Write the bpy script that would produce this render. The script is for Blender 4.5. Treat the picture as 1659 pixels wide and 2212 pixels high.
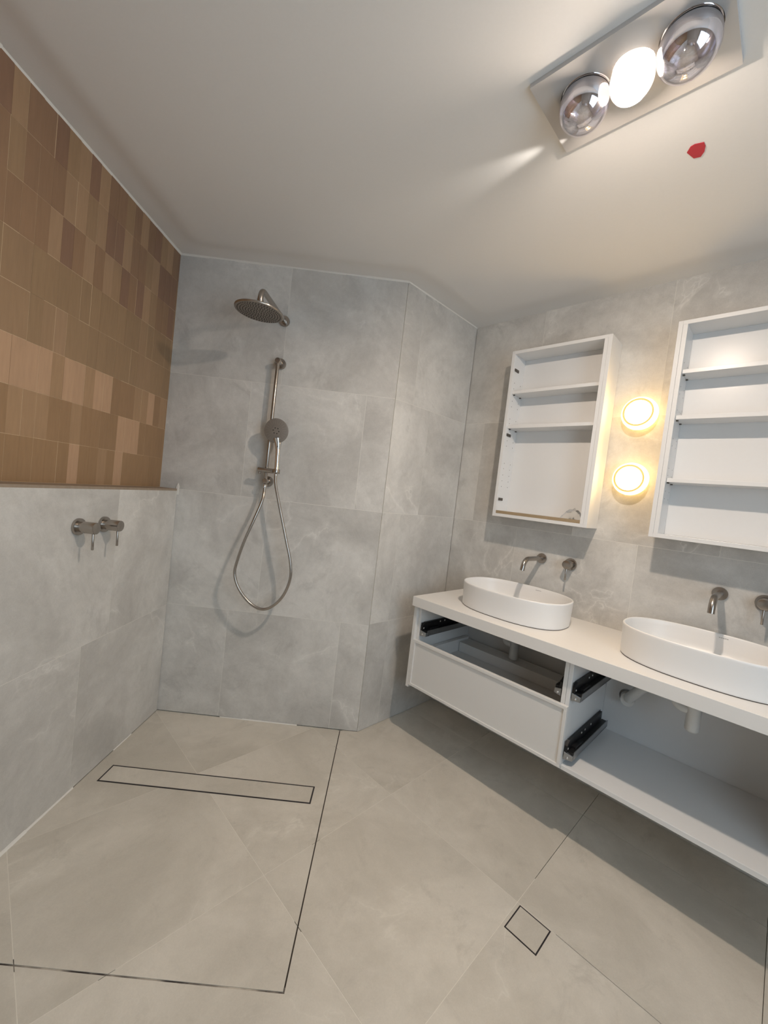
import bpy, bmesh, math, random
from mathutils import Vector, Matrix

sc = bpy.context.scene
for o in list(bpy.data.objects):
    bpy.data.objects.remove(o, do_unlink=True)
COL = sc.collection
PI = math.pi

# ------------------------------------------------------------------ camera
CAM_H = 1.29801
FOCAL_PX = 876.435            # in pixels of the 1659 x 2212 frame
cam_d = bpy.data.cameras.new('camera')
cam = bpy.data.objects.new('camera', cam_d); COL.objects.link(cam)
cam_d.sensor_fit = 'VERTICAL'; cam_d.sensor_height = 36.0; cam_d.sensor_width = 36.0
cam_d.lens = FOCAL_PX * 36.0 / 2212.0
cam_d.shift_x = -19.523 / 2212.0
cam_d.shift_y = 2.572 / 2212.0
cam_d.clip_start = 0.02
_right = Vector((0.99327079, -0.00637136, 0.11563970))
_up = Vector((-0.11523972, 0.04503330, 0.99231639))
_fwd = Vector((0.01153004, 0.99896517, -0.04399603))
m = Matrix((_right, _up, -_fwd)).transposed().to_4x4()
m.translation = Vector((0, 0, CAM_H))
cam.matrix_world = m
sc.camera = cam

# ------------------------------------------------------------------ exposure, world
sc.view_settings.view_transform = 'Standard'
sc.view_settings.look = 'None'
sc.view_settings.exposure = 0.48
sc.view_settings.gamma = 1.0
sc.view_settings.use_curve_mapping = False
sc.cycles.use_denoising = True
sc.cycles.max_bounces = 10
sc.cycles.diffuse_bounces = 6
sc.cycles.glossy_bounces = 5
sc.cycles.transmission_bounces = 6
sc.cycles.transparent_max_bounces = 8
sc.cycles.sample_clamp_indirect = 6.0
sc.cycles.caustics_reflective = False
sc.cycles.caustics_refractive = False

SKY = ((0.66, 0.84, 1.0), 4.0)          # daylight seen through the window only
BULB = ((1.0, 0.83, 0.68), 1150.0)       # frosted bulb in the middle of the heat lamp
WALL_LAMP = ((1.0, 0.66, 0.28), 22.0)   # round lamps between the mirror cabinets
wd = bpy.data.worlds.new('sky'); sc.world = wd; wd.use_nodes = True
bg = wd.node_tree.nodes['Background']
bg.inputs[0].default_value = (*SKY[0], 1); bg.inputs[1].default_value = SKY[1]

# ------------------------------------------------------------------ plan of the room (metres, camera above the origin)
CEIL = 2.4
Y0 = 2.14788                       # shower wall
XL = -1.21036                      # brown tiled wall
XLL = -1.11736                     # face of the half-height wall below it
LEDGE = 1.2
XB = -0.03074                      # outside corner between shower wall and angled wall
JL = 0.64319                       # length of the angled wall
S = math.sqrt(0.5)
C = Vector((XB + JL*S, Y0 + JL*S, 0))
VD = Vector((S, -S, 0)); VN = Vector((-S, -S, 0)); JD = Vector((S, S, 0)); JN = Vector((S, -S, 0))
Z = Vector((0, 0, 1)); X = Vector((1, 0, 0)); Y = Vector((0, 1, 0))
B = Vector((XB, Y0, 0))
VLEN = 2.62                        # length of the vanity wall
YR = -1.05                         # wall behind the camera


class Frame:
    def __init__(s, o, x, y, z=Z):
        s.o, s.x, s.y, s.z = Vector(o), Vector(x), Vector(y), Vector(z)
    def __call__(s, a, b, c):
        return s.o + s.x*a + s.y*b + s.z*c
    def d(s, a, b, c):
        return s.x*a + s.y*b + s.z*c

VF = Frame(C, VD, VN)                                # along vanity wall, out from it, up
BF = Frame((0, Y0, 0), X, -Y)                        # along shower wall, out, up
JF = Frame(B, JD, JN)                                # along angled wall, out, up
LF = Frame((XLL, 0, 0), Y, X)                        # along half wall, out, up
UF = Frame((XL, 0, 0), Y, X)                         # along brown wall, out, up
WF = Frame((0, 0, 0), X, Y)


class MB:
    """collects shapes into one mesh"""
    def __init__(s):
        s.bm = bmesh.new(); s.lay = None
    def face(s, pts, mat=0, rnd=None, smooth=False):
        vs = [s.bm.verts.new(p) for p in pts]
        f = s.bm.faces.new(vs); f.material_index = mat; f.smooth = smooth
        if rnd is not None:
            if s.lay is None:
                s.lay = s.bm.loops.layers.float_color.new('rnd')
            for l in f.loops: l[s.lay] = (*rnd, 1.0)
        return f
    def box(s, F, a, b, c, mat=0, rnd=None):
        p = [F(x, y, z) for z in c for y in b for x in a]
        vs = [s.bm.verts.new(q) for q in p]
        for idx in ((0,1,3,2), (4,6,7,5), (0,4,5,1), (2,3,7,6), (0,2,6,4), (1,5,7,3)):
            f = s.bm.faces.new([vs[i] for i in idx]); f.material_index = mat
            if rnd is not None:
                if s.lay is None:
                    s.lay = s.bm.loops.layers.float_color.new('rnd')
                for l in f.loops: l[s.lay] = (*rnd, 1.0)
        return s
    def prism(s, pts, vec, mat=0, smooth=False):
        """polygon pts extruded along vec"""
        vec = Vector(vec)
        a = [s.bm.verts.new(p) for p in pts]; b = [s.bm.verts.new(Vector(p)+vec) for p in pts]
        n = len(pts)
        s.bm.faces.new(a).material_index = mat; s.bm.faces.new(b[::-1]).material_index = mat
        for i in range(n):
            f = s.bm.faces.new((a[i], a[(i+1) % n], b[(i+1) % n], b[i])); f.material_index = mat; f.smooth = smooth
        return s
    def lathe(s, o, axis, prof, seg=40, mat=0, smooth=True, cap=True):
        """prof: list of (radius, height along axis)"""
        o = Vector(o); axis = Vector(axis).normalized()
        u = axis.orthogonal().normalized(); v = axis.cross(u)
        rings = []
        for r, h in prof:
            if r < 1e-6:
                rings.append([s.bm.verts.new(o + axis*h)])
            else:
                rings.append([s.bm.verts.new(o + axis*h + (u*math.cos(2*PI*i/seg) + v*math.sin(2*PI*i/seg))*r) for i in range(seg)])
        for A, D in zip(rings, rings[1:]):
            for i in range(seg):
                j = (i+1) % seg
                if len(A) == 1 and len(D) == 1: continue
                if len(A) == 1: f = s.bm.faces.new((A[0], D[i], D[j]))
                elif len(D) == 1: f = s.bm.faces.new((A[i], A[j], D[0]))
                else: f = s.bm.faces.new((A[i], A[j], D[j], D[i]))
                f.smooth = smooth; f.material_index = mat
        if cap:
            for R_ in (rings[0], rings[-1]):
                if len(R_) > 2:
                    f = s.bm.faces.new(R_); f.material_index = mat
        return s
    def cyl(s, p, q, r, seg=28, bev=0.0015, mat=0):
        p, q = Vector(p), Vector(q); L = (q-p).length
        b = min(bev, r*.4, L*.4)
        return s.lathe(p, q-p, [(r-b, 0), (r-b*.3, b*.3), (r, b), (r, L-b), (r-b*.3, L-b*.3), (r-b, L)], seg, mat)
    def tube(s, pts, r, seg=18, mat=0, cap=True):
        pts = [Vector(p) for p in pts]
        n = len(pts); rs = r if isinstance(r, (list, tuple)) else [r]*n
        t0 = (pts[1]-pts[0]).normalized(); u = t0.orthogonal().normalized(); rings = []
        for i, p in enumerate(pts):
            t = (pts[min(i+1, n-1)] - pts[max(i-1, 0)]).normalized()
            u = (u - t*u.dot(t)).normalized(); v = t.cross(u)
            rings.append([s.bm.verts.new(p + (u*math.cos(2*PI*k/seg) + v*math.sin(2*PI*k/seg))*rs[i]) for k in range(seg)])
        for A, D in zip(rings, rings[1:]):
            for i in range(seg):
                j = (i+1) % seg
                f = s.bm.faces.new((A[i], A[j], D[j], D[i])); f.smooth = True; f.material_index = mat
        if cap:
            s.bm.faces.new(rings[0][::-1]).material_index = mat
            s.bm.faces.new(rings[-1]).material_index = mat
        return s
    def loft(s, rings, mat=0, smooth=True, close_first=False, close_last=False):
        R_ = [[s.bm.verts.new(p) for p in r] for r in rings]; n = len(R_[0])
        for A, D in zip(R_, R_[1:]):
            for i in range(n):
                j = (i+1) % n
                f = s.bm.faces.new((A[i], A[j], D[j], D[i])); f.smooth = smooth; f.material_index = mat
        if close_first: s.bm.faces.new(R_[0][::-1]).material_index = mat
        if close_last: s.bm.faces.new(R_[-1]).material_index = mat
        return s
    def build(s, name, mats, parent=None, bevel=0.0, recalc=True, sharp=None):
        if recalc: bmesh.ops.recalc_face_normals(s.bm, faces=s.bm.faces[:])
        me = bpy.data.meshes.new(name); s.bm.to_mesh(me); s.bm.free()
        for mt in (mats if isinstance(mats, (list, tuple)) else [mats]): me.materials.append(mt)
        o = bpy.data.objects.new(name, me); COL.objects.link(o)
        if sharp: me.set_sharp_from_angle(angle=math.radians(sharp))
        if bevel:
            md = o.modifiers.new('bevel', 'BEVEL'); md.width = bevel; md.segments = 2
            md.limit_method = 'ANGLE'; md.angle_limit = math.radians(40)
        if parent:
            o.parent = parent
            o.matrix_parent_inverse = parent_matrix[parent.name].inverted()
        return o

parent_matrix = {}
def thing(name, loc, label, cat, group=None):
    o = bpy.data.objects.new(name, None); COL.objects.link(o)
    o.location = loc; o.empty_display_size = 0.05
    parent_matrix[o.name] = Matrix.Translation(loc)
    return tag(o, label, cat, group)
def adopt(o):                                       # a mesh that has children of its own
    parent_matrix[o.name] = parent_matrix[o.parent.name].copy() if False else Matrix.Identity(4)
    return o
def tag(o, label, cat, group=None):
    o['label'] = label; o['category'] = cat
    if group: o['group'] = group
    return o
def structure(o):
    o['kind'] = 'structure'; return o

def smooth_path(pts, n=12):
    """Catmull-Rom through the points"""
    P = [Vector(p) for p in pts]; P = [P[0]*2-P[1]] + P + [P[-1]*2-P[-2]]; out = []
    for i in range(1, len(P)-2):
        for k in range(n):
            t = k/n
            a, b, c, d = P[i-1], P[i], P[i+1], P[i+2]
            out.append(0.5*((2*b) + (c-a)*t + (2*a-5*b+4*c-d)*t*t + (3*b-a-3*c+d)*t*t*t))
    out.append(P[-2]); return out

def bend(p, q, r_, s_, n=10):
    """path p -> q -> r_ with the corner at q rounded by radius-like distance s_"""
    p, q, r_ = Vector(p), Vector(q), Vector(r_)
    a = q + (p-q).normalized()*s_; b = q + (r_-q).normalized()*s_
    out = [p]
    for k in range(n+1):
        t = k/n; out.append(a*(1-t)**2 + q*2*t*(1-t) + b*t*t)
    out.append(r_); return out

# ------------------------------------------------------------------ materials
def mat(name):
    mt = bpy.data.materials.new(name); mt.use_nodes = True
    nt = mt.node_tree; return mt, nt, nt.nodes['Principled BSDF']
def plain(name, col, rough=0.5, metal=0.0, grain=0.0, scale=60.0, spec=0.5, bump=0.0):
    mt, nt, b = mat(name)
    b.inputs['Base Color'].default_value = (*col, 1)
    b.inputs['Roughness'].default_value = rough; b.inputs['Metallic'].default_value = metal
    b.inputs['Specular IOR Level'].default_value = spec
    tc = nt.nodes.new('ShaderNodeTexCoord'); nz = nt.nodes.new('ShaderNodeTexNoise')
    nz.inputs['Scale'].default_value = scale; nz.inputs['Detail'].default_value = 4
    nt.links.new(tc.outputs['Object'], nz.inputs['Vector'])
    if grain:
        mp = nt.nodes.new('ShaderNodeMix'); mp.data_type = 'RGBA'
        mp.inputs['A'].default_value = (*[c*(1-grain) for c in col], 1)
        mp.inputs['B'].default_value = (*[min(1, c*(1+grain)) for c in col], 1)
        nt.links.new(nz.outputs['Fac'], mp.inputs['Factor']); nt.links.new(mp.outputs['Result'], b.inputs['Base Color'])
    if bump:
        bp = nt.nodes.new('ShaderNodeBump'); bp.inputs['Strength'].default_value = bump; bp.inputs['Distance'].default_value = 0.002
        nt.links.new(nz.outputs['Fac'], bp.inputs['Height']); nt.links.new(bp.outputs['Normal'], b.inputs['Normal'])
    return mt
def emit(name, col, strength, base=(0.8, 0.8, 0.8)):
    mt, nt, b = mat(name)
    b.inputs['Base Color'].default_value = (*base, 1); b.inputs['Roughness'].default_value = 0.35
    b.inputs['Emission Color'].default_value = (*col, 1); b.inputs['Emission Strength'].default_value = strength
    return mt

def stone(name, dark, light, vein, vein_amt=0.55, scale=2.2, grain=0.10, rough=0.5, mottle=0.07):
    """stone-look porcelain: clouds, pale drifting veins, fine grain; every tile samples another place"""
    mt, nt, b = mat(name); N = nt.nodes.new; L = nt.links.new
    tc = N('ShaderNodeTexCoord'); at = N('ShaderNodeAttribute'); at.attribute_name = 'rnd'
    sc_ = N('ShaderNodeVectorMath'); sc_.operation = 'SCALE'; sc_.inputs['Scale'].default_value = 37.0
    L(at.outputs['Vector'], sc_.inputs[0])
    ad = N('ShaderNodeVectorMath'); ad.operation = 'ADD'
    L(tc.outputs['Object'], ad.inputs[0]); L(sc_.outputs[0], ad.inputs[1])
    def noise(scale, detail, rough_, dist=0.0):
        n = N('ShaderNodeTexNoise'); n.inputs['Scale'].default_value = scale; n.inputs['Detail'].default_value = detail
        n.inputs['Roughness'].default_value = rough_; n.inputs['Distortion'].default_value = dist
        L(ad.outputs[0], n.inputs['Vector']); return n.outputs['Fac']
    def rng(v, a, b_, c=0.0, d=1.0):
        r = N('ShaderNodeMapRange'); r.interpolation_type = 'SMOOTHSTEP'
        r.inputs['From Min'].default_value = a; r.inputs['From Max'].default_value = b_
        r.inputs['To Min'].default_value = c; r.inputs['To Max'].default_value = d
        L(v, r.inputs['Value']); return r.outputs['Result']
    def math_(op, a, b_):
        n = N('ShaderNodeMath'); n.operation = op
        for i, v in enumerate((a, b_)):
            if isinstance(v, (int, float)): n.inputs[i].default_value = v
            elif v is not None: L(v, n.inputs[i])
        return n.outputs[0]
    def mix(f, a, b_, blend='MIX'):
        n = N('ShaderNodeMix'); n.data_type = 'RGBA'; n.blend_type = blend
        if isinstance(f, (int, float)): n.inputs['Factor'].default_value = f
        else: L(f, n.inputs['Factor'])
        for k, v in (('A', a), ('B', b_)):
            if isinstance(v, tuple): n.inputs[k].default_value = (*v, 1)
            else: L(v, n.inputs[k])
        return n.outputs['Result']
    clouds = rng(noise(scale, 6, 0.62, 0.6), 0.30, 0.70)
    col = mix(clouds, dark, light)
    ridge = math_('ABSOLUTE', math_('SUBTRACT', noise(scale*0.75, 5, 0.52, 0.9), 0.5), None)
    line = rng(ridge, 0.0, 0.007, 0.9, 0.0)
    halo = rng(ridge, 0.0, 0.035, 0.40, 0.0)
    where = rng(noise(scale*1.1, 3, 0.5, 0.0), 0.46, 0.66)
    veins = math_('MULTIPLY', math_('MULTIPLY', math_('MAXIMUM', line, halo), where), vein_amt)
    col = mix(veins, col, vein)
    blot = math_('MULTIPLY', rng(noise(scale*2.6, 7, 0.72, 0.8), 0.54, 0.72), 0.40)
    col = mix(blot, col, tuple(c*0.80 for c in dark))
    mo = N('ShaderNodeMapRange'); mo.inputs['From Min'].default_value = .3; mo.inputs['From Max'].default_value = .7
    mo.inputs['To Min'].default_value = 1-mottle; mo.inputs['To Max'].default_value = 1+mottle
    L(noise(26.0, 7, 0.75, 0.4), mo.inputs['Value'])
    mv = N('ShaderNodeVectorMath'); mv.operation = 'SCALE'; L(col, mv.inputs[0]); L(mo.outputs['Result'], mv.inputs['Scale']); col = mv.outputs[0]
    g = N('ShaderNodeMapRange'); g.inputs['To Min'].default_value = 1-grain; g.inputs['To Max'].default_value = 1+grain
    L(noise(230.0, 3, 0.7), g.inputs['Value'])
    vm = N('ShaderNodeVectorMath'); vm.operation = 'SCALE'; L(col, vm.inputs[0]); L(g.outputs['Result'], vm.inputs['Scale'])
    L(vm.outputs[0], b.inputs['Base Color'])
    b.inputs['Roughness'].default_value = rough; b.inputs['Specular IOR Level'].default_value = 0.35
    bp = N('ShaderNodeBump'); bp.inputs['Strength'].default_value = 0.15; bp.inputs['Distance'].default_value = 0.001
    L(noise(120.0, 4, 0.6), bp.inputs['Height']); L(bp.outputs['Normal'], b.inputs['Normal'])
    return mt

M = {}
M['wall_stone'] = stone('grey stone wall tile', (0.470, 0.456, 0.430), (0.655, 0.641, 0.610), (0.82, 0.80, 0.76), vein_amt=.55)
M['floor_stone'] = stone('beige stone floor tile', (0.525, 0.488, 0.422), (0.660, 0.618, 0.545), (0.80, 0.76, 0.68), vein_amt=0.45, grain=0.08, mottle=0.03)
M['grout'] = plain('pale grout', (0.72, 0.70, 0.65), 0.8, grain=0.1)
M['floor_grout'] = plain('beige floor grout', (0.74, 0.70, 0.62), 0.8, grain=0.1)
M['gap'] = plain('open joint', (0.055, 0.045, 0.038), 0.9, grain=0.2)
M['edge'] = plain('raw tile edge', (0.30, 0.235, 0.175), 0.7, grain=0.2)
mt, nt, b = mat('worn joint'); b.inputs['Roughness'].default_value = 0.9
tc = nt.nodes.new('ShaderNodeTexCoord'); nz = nt.nodes.new('ShaderNodeTexNoise'); nz.inputs['Scale'].default_value = 9; nz.inputs['Detail'].default_value = 6
cr_ = nt.nodes.new('ShaderNodeValToRGB'); cr_.color_ramp.elements[0].position = .42; cr_.color_ramp.elements[0].color = (.05, .04, .034, 1)
cr_.color_ramp.elements[1].position = .62; cr_.color_ramp.elements[1].color = (.50, .45, .38, 1)
nt.links.new(tc.outputs['Object'], nz.inputs['Vector']); nt.links.new(nz.outputs['Fac'], cr_.inputs['Fac']); nt.links.new(cr_.outputs['Color'], b.inputs['Base Color'])
M['worn'] = mt
M['ceiling'] = plain('ceiling paint', (0.77, 0.76, 0.745), 0.75, grain=0.015, scale=120, bump=0.05)
M['paint'] = plain('wall paint', (0.40, 0.39, 0.37), 0.7, grain=0.02)
M['caulk'] = plain('white caulk', (0.74, 0.72, 0.675), 0.6, grain=0.04)
M['white'] = plain('white laminate', (0.72, 0.71, 0.69), 0.42, grain=0.01)
M['white_bright'] = plain('white melamine', (0.73, 0.73, 0.725), 0.27, grain=0.01, spec=0.32)
M['top'] = plain('white worktop', (0.76, 0.745, 0.72), 0.40, grain=0.012)
M['ceramic'] = plain('matt white ceramic', (0.80, 0.795, 0.785), 0.33, grain=0.006)
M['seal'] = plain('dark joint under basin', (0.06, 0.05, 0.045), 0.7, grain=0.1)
M['nickel'] = plain('brushed nickel', (0.42, 0.385, 0.35), 0.25, 1.0, grain=0.05, scale=200)
M['nickel_dark'] = plain('nickel shadow gap', (0.05, 0.045, 0.04), 0.5, 0.6, grain=0.1)
M['spray'] = plain('grey spray face', (0.25, 0.225, 0.20), 0.5, 0.35, grain=0.1)
M['nozzle'] = plain('dark rubber nozzle', (0.03, 0.028, 0.026), 0.7, grain=0.1)
M['slide_black'] = plain('black drawer runner', (0.012, 0.012, 0.013), 0.4, 0.3, grain=0.1)
M['slide_zinc'] = plain('zinc drawer runner', (0.36, 0.37, 0.38), 0.35, 0.9, grain=0.1)
M['screw'] = plain('bright screw', (0.75, 0.74, 0.72), 0.3, 1.0, grain=0.05)
M['pvc'] = plain('white pvc pipe', (0.66, 0.66, 0.64), 0.4, grain=0.03)
M['mdf'] = plain('raw chipboard edge', (0.34, 0.255, 0.155), 0.85, grain=0.30, scale=320)
M['clip'] = plain('grey hinge plate', (0.13, 0.115, 0.10), 0.4, 0.7, grain=0.2)
M['pinhole'] = plain('shelf pin hole', (0.22, 0.21, 0.20), 0.8, grain=0.1)
M['black'] = plain('black drain channel', (0.018, 0.014, 0.016), 0.5, grain=0.1)
M['red'] = plain('red paper', (0.46, 0.012, 0.035), 0.6, grain=0.15)
M['panel'] = plain('heat lamp panel', (0.54, 0.52, 0.505), 0.35, grain=0.01)
M['mirror'] = plain('silvered reflector', (0.86, 0.83, 0.88), 0.12, 1.0, grain=0.03, scale=30, bump=0.25)
M['chrome'] = plain('bright metal', (0.75, 0.74, 0.73), 0.12, 1.0, grain=0.02)
M['brass'] = plain('pale gold ring', (0.55, 0.38, 0.14), 0.4, 0.3, grain=0.04)
M['frame_white'] = plain('white window frame', (0.75, 0.75, 0.74), 0.4, grain=0.01)
M['bulb'] = emit('lit frosted bulb', BULB[0], BULB[1])
M['bulb_side'] = emit('frosted bulb flank', BULB[0], 1.25)
M['diffuser'] = emit('lit lamp face', WALL_LAMP[0], WALL_LAMP[1])
M['opal'] = emit('glowing opal body', (1.0, 0.62, 0.19), 3.2)
M['ring'] = emit('pale gold ring', (1.0, 0.62, 0.2), 0.38, (0.6, 0.42, 0.16))  # gold trim given a faint glow of its own so it looks lit
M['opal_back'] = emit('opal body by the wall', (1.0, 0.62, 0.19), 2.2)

mt, nt, b = mat('clear bulb glass')
for n in list(nt.nodes):
    if n.type != 'OUTPUT_MATERIAL': nt.nodes.remove(n)
out = [n for n in nt.nodes if n.type == 'OUTPUT_MATERIAL'][0]
tr = nt.nodes.new('ShaderNodeBsdfTransparent'); tr.inputs[0].default_value = (0.92, 0.90, 0.95, 1)
gl = nt.nodes.new('ShaderNodeBsdfGlossy'); gl.inputs['Roughness'].default_value = 0.02
fr = nt.nodes.new('ShaderNodeFresnel'); fr.inputs['IOR'].default_value = 1.75
mx = nt.nodes.new('ShaderNodeMixShader')
mx.inputs[0].default_value = 0.72; gl.inputs[0].default_value = (0.97, 0.95, 1.0, 1); gl.inputs['Roughness'].default_value = 0.07
nt.links.new(tr.outputs[0], mx.inputs[1]); nt.links.new(gl.outputs[0], mx.inputs[2])
nt.links.new(mx.outputs[0], out.inputs[0]); M['glass'] = mt

mt, nt, b = mat('thin clear film')
for n in list(nt.nodes):
    if n.type != 'OUTPUT_MATERIAL': nt.nodes.remove(n)
out = [n for n in nt.nodes if n.type == 'OUTPUT_MATERIAL'][0]
tr = nt.nodes.new('ShaderNodeBsdfTransparent'); tr.inputs[0].default_value = (0.97, 0.97, 0.96, 1)
gl = nt.nodes.new('ShaderNodeBsdfGlossy'); gl.inputs['Roughness'].default_value = 0.08
fr = nt.nodes.new('ShaderNodeFresnel'); fr.inputs['IOR'].default_value = 1.18
mx = nt.nodes.new('ShaderNodeMixShader')
nt.links.new(fr.outputs[0], mx.inputs[0]); nt.links.new(tr.outputs[0], mx.inputs[1]); nt.links.new(gl.outputs[0], mx.inputs[2])
nt.links.new(mx.outputs[0], out.inputs[0]); M['film'] = mt

# brown glazed tiles: colour carried per tile
mt, nt, b = mat('brown glazed tile')
at = nt.nodes.new('ShaderNodeAttribute'); at.attribute_name = 'rnd'
tc = nt.nodes.new('ShaderNodeTexCoord'); nz = nt.nodes.new('ShaderNodeTexNoise'); nz.inputs['Scale'].default_value = 14; nz.inputs['Detail'].default_value = 5
mpv = nt.nodes.new('ShaderNodeMapping'); mpv.inputs['Scale'].default_value = (1, 6, 0.8)
nt.links.new(tc.outputs['Object'], mpv.inputs['Vector']); nt.links.new(mpv.outputs[0], nz.inputs['Vector'])
mr = nt.nodes.new('ShaderNodeMapRange'); mr.inputs['To Min'].default_value = 0.86; mr.inputs['To Max'].default_value = 1.14
nt.links.new(nz.outputs['Fac'], mr.inputs['Value'])
vm = nt.nodes.new('ShaderNodeVectorMath'); vm.operation = 'SCALE'
nt.links.new(at.outputs['Color'], vm.inputs[0]); nt.links.new(mr.outputs['Result'], vm.inputs['Scale'])
nt.links.new(vm.outputs[0], b.inputs['Base Color']); b.inputs['Roughness'].default_value = 0.38
b.inputs['Specular IOR Level'].default_value = 0.35
bp = nt.nodes.new('ShaderNodeBump'); bp.inputs['Strength'].default_value = 0.2; bp.inputs['Distance'].default_value = 0.003
nt.links.new(nz.outputs['Fac'], bp.inputs['Height']); nt.links.new(bp.outputs['Normal'], b.inputs['Normal'])
M['brown'] = mt
M['brown_grout'] = plain('sand grout', (0.62, 0.47, 0.31), 0.85, grain=0.12, scale=90)

# ------------------------------------------------------------------ structure
rr = random.Random(11)
def rnd3(): return (rr.random(), rr.random(), rr.random())
GAP = 0.0009      # half a joint
TT = 0.006        # tile face stands this far in front of its bed

def tiled_wall(name, F, a0, a1, z0, z1, rows, joints, depth=0.12, ends=(0.0, 0.0), bottom=0.0, backext=(0.0, 0.0), tile='wall_stone', grout='grout'):
    """bed slab behind plane y=0 and tile faces up to plane y=0"""
    mb = MB()
    mb.box(F, (a0-backext[0], a1+backext[1]), (-depth, -TT), (z0, z1), 1)
    lo, hi = a0+ends[0], a1-ends[1]
    mb.box(F, (lo+.0005, hi-.0005), (-TT, -.0004), (z0+bottom+.0005, z1), 1)
    if ends[0]: mb.box(F, (a0, lo), (-TT, -0.0045), (z0, z1), 2)
    if ends[1]: mb.box(F, (hi, a1), (-TT, -0.0045), (z0, z1), 2)
    if bottom: mb.box(F, (a0, a1), (-TT, -0.0045), (z0, z0+bottom), 2)
    zs = [z0] + rows + [z1]
    for k in range(len(zs)-1):
        xs = [lo] + [j for j in joints[k] if lo+.004 < j < hi-.004] + [hi]
        for i in range(len(xs)-1):
            xa = xs[i] + (GAP if i else 0); xb = xs[i+1] - (GAP if i < len(xs)-2 else 0)
            za = zs[k] + (GAP if k else bottom); zb = zs[k+1] - (GAP if k < len(zs)-2 else 0)
            mb.box(F, (xa, xb), (-.0011, 0), (za, zb), 0, rnd3())
    o = mb.build(name, [M[tile], M[grout], M['gap']])
    return structure(o)

tiled_wall('wall_back', BF, XL-.12, XB, 0, CEIL+.05, [.588, 1.2, 1.8], [[-.79, -.187], [-.641], [-.785, -.182], [-.635]], ends=(0, .0035), bottom=.004)
tiled_wall('wall_angled', JF, 0, JL, 0, CEIL+.05, [.597, 1.2, 1.8], [[.15], [.139], [.285], [.138]], ends=(0, .0035), bottom=.002, backext=(-.12, 0))
tiled_wall('wall_right', VF, 0, VLEN, 0, CEIL+.05, [.6, 1.2, 1.8], [[.14, .745, 1.345, 1.95], [.44, 1.047, 1.65, 2.25], [.14, .745, 1.345, 1.95], [.45, 1.053, 1.65, 2.25]], backext=(.12, .12), bottom=.002)
tiled_wall('wall_ledge', LF, YR, Y0, 0, LEDGE-.010, [.58], [[.34, .945, 1.547], [.49, 1.09, 1.695]], depth=XLL-XL-.0001, ends=(0, .0025), bottom=.0025)
# top of the half wall
mb = MB(); mb.box(UF, (YR, Y0-.0003), (0, XLL-XL), (LEDGE-.010, LEDGE), 0)
structure(mb.build('trim_1', [M['edge']]))
# blob and smear of sealant where the half wall meets the shower wall
mb = MB()
mb.prism([LF(Y0-.0005, -.012, LEDGE-.03), LF(Y0-.0005, .008, LEDGE-.03), LF(Y0-.0005, .010, LEDGE+.012), LF(Y0-.0005, .002, LEDGE+.032), LF(Y0-.0005, -.006, LEDGE+.014)], LF.d(-.004, 0, 0))
structure(mb.build('trim_2', [M['caulk']], bevel=.001))

# brown tiled wall above the half wall
mb = MB(); mb.box(UF, (YR-.12, Y0), (-.12, -.0005), (0, CEIL+.05), 1)
TW, TH, TY0, TZ0 = .0505, .1515, 1.276, 1.198
light = {0: [5, 10], 1: [10, 11, 12], 2: [-12,-11,-10,-9,-8,-7,-6,-5,-4,-3,-2,-1,0,1,2,4,5,7,8,14], 3: [3], 4: [], 5: [2, 5, 7, 12], 6: [3, 4, 6, 9, 13], 7: [-1, 4, 6, 11, 15]}
medium = {0: [8], 1: [0, 1, 2, 5], 2: [3, 6, 12, 13, 16], 3: [-3,-2,-1, 0, 2, 12, 13], 4: [-4, -1, 0, 12], 5: [13, 8], 6: [-1, 12, 5], 7: [3, 9, 14]}
rt = random.Random(5)
for k in range(8):
    za = TZ0 + k*TH; zb = min(za+TH, CEIL+.02)
    for j in range(-47, 18):
        ya = max(TY0 + j*TW, YR); yb = min(TY0 + (j+1)*TW, Y0-.0012)
        if yb - ya < .004: continue
        t = k/7
        base = Vector((0.255, 0.172, 0.092)).lerp(Vector((0.215, 0.142, 0.088)), t)
        if 3 <= k <= 4: base = Vector((0.238, 0.170, 0.098))            # olive middle rows
        if k >= 5 and rt.random() < .4: base = Vector((0.20, 0.128, 0.084))
        if j in light.get(k, []): base = Vector((0.375, 0.262, 0.165)) if k < 3 else Vector((0.29, 0.205, 0.125))
        elif j in medium.get(k, []): base = Vector((0.295, 0.205, 0.118)) if k < 3 else Vector((0.252, 0.178, 0.105))
        elif j < -4 and rt.random() < .25: base *= 1.25
        g_ = sum(base)/3; base = Vector((base.x*1.24, base.y*1.13, base.z*1.10))
        base *= rt.uniform(.96, 1.04)
        gl_ = rt.choice((.0000, .0002, .0005, .0010)); gr_ = rt.choice((.0, .0002, .0004, .0010)); dp = rt.uniform(-.0004, .0006); gb_ = rt.choice((.0002, .0004, .0006, .0008))
        mb.box(UF, (ya+gl_, yb-gr_), (-.005, dp), (za+gb_ if k else za+.003, zb-gb_), 0, tuple(base))
structure(mb.build('wall_left', [M['brown'], M['brown_grout']]))

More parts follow.
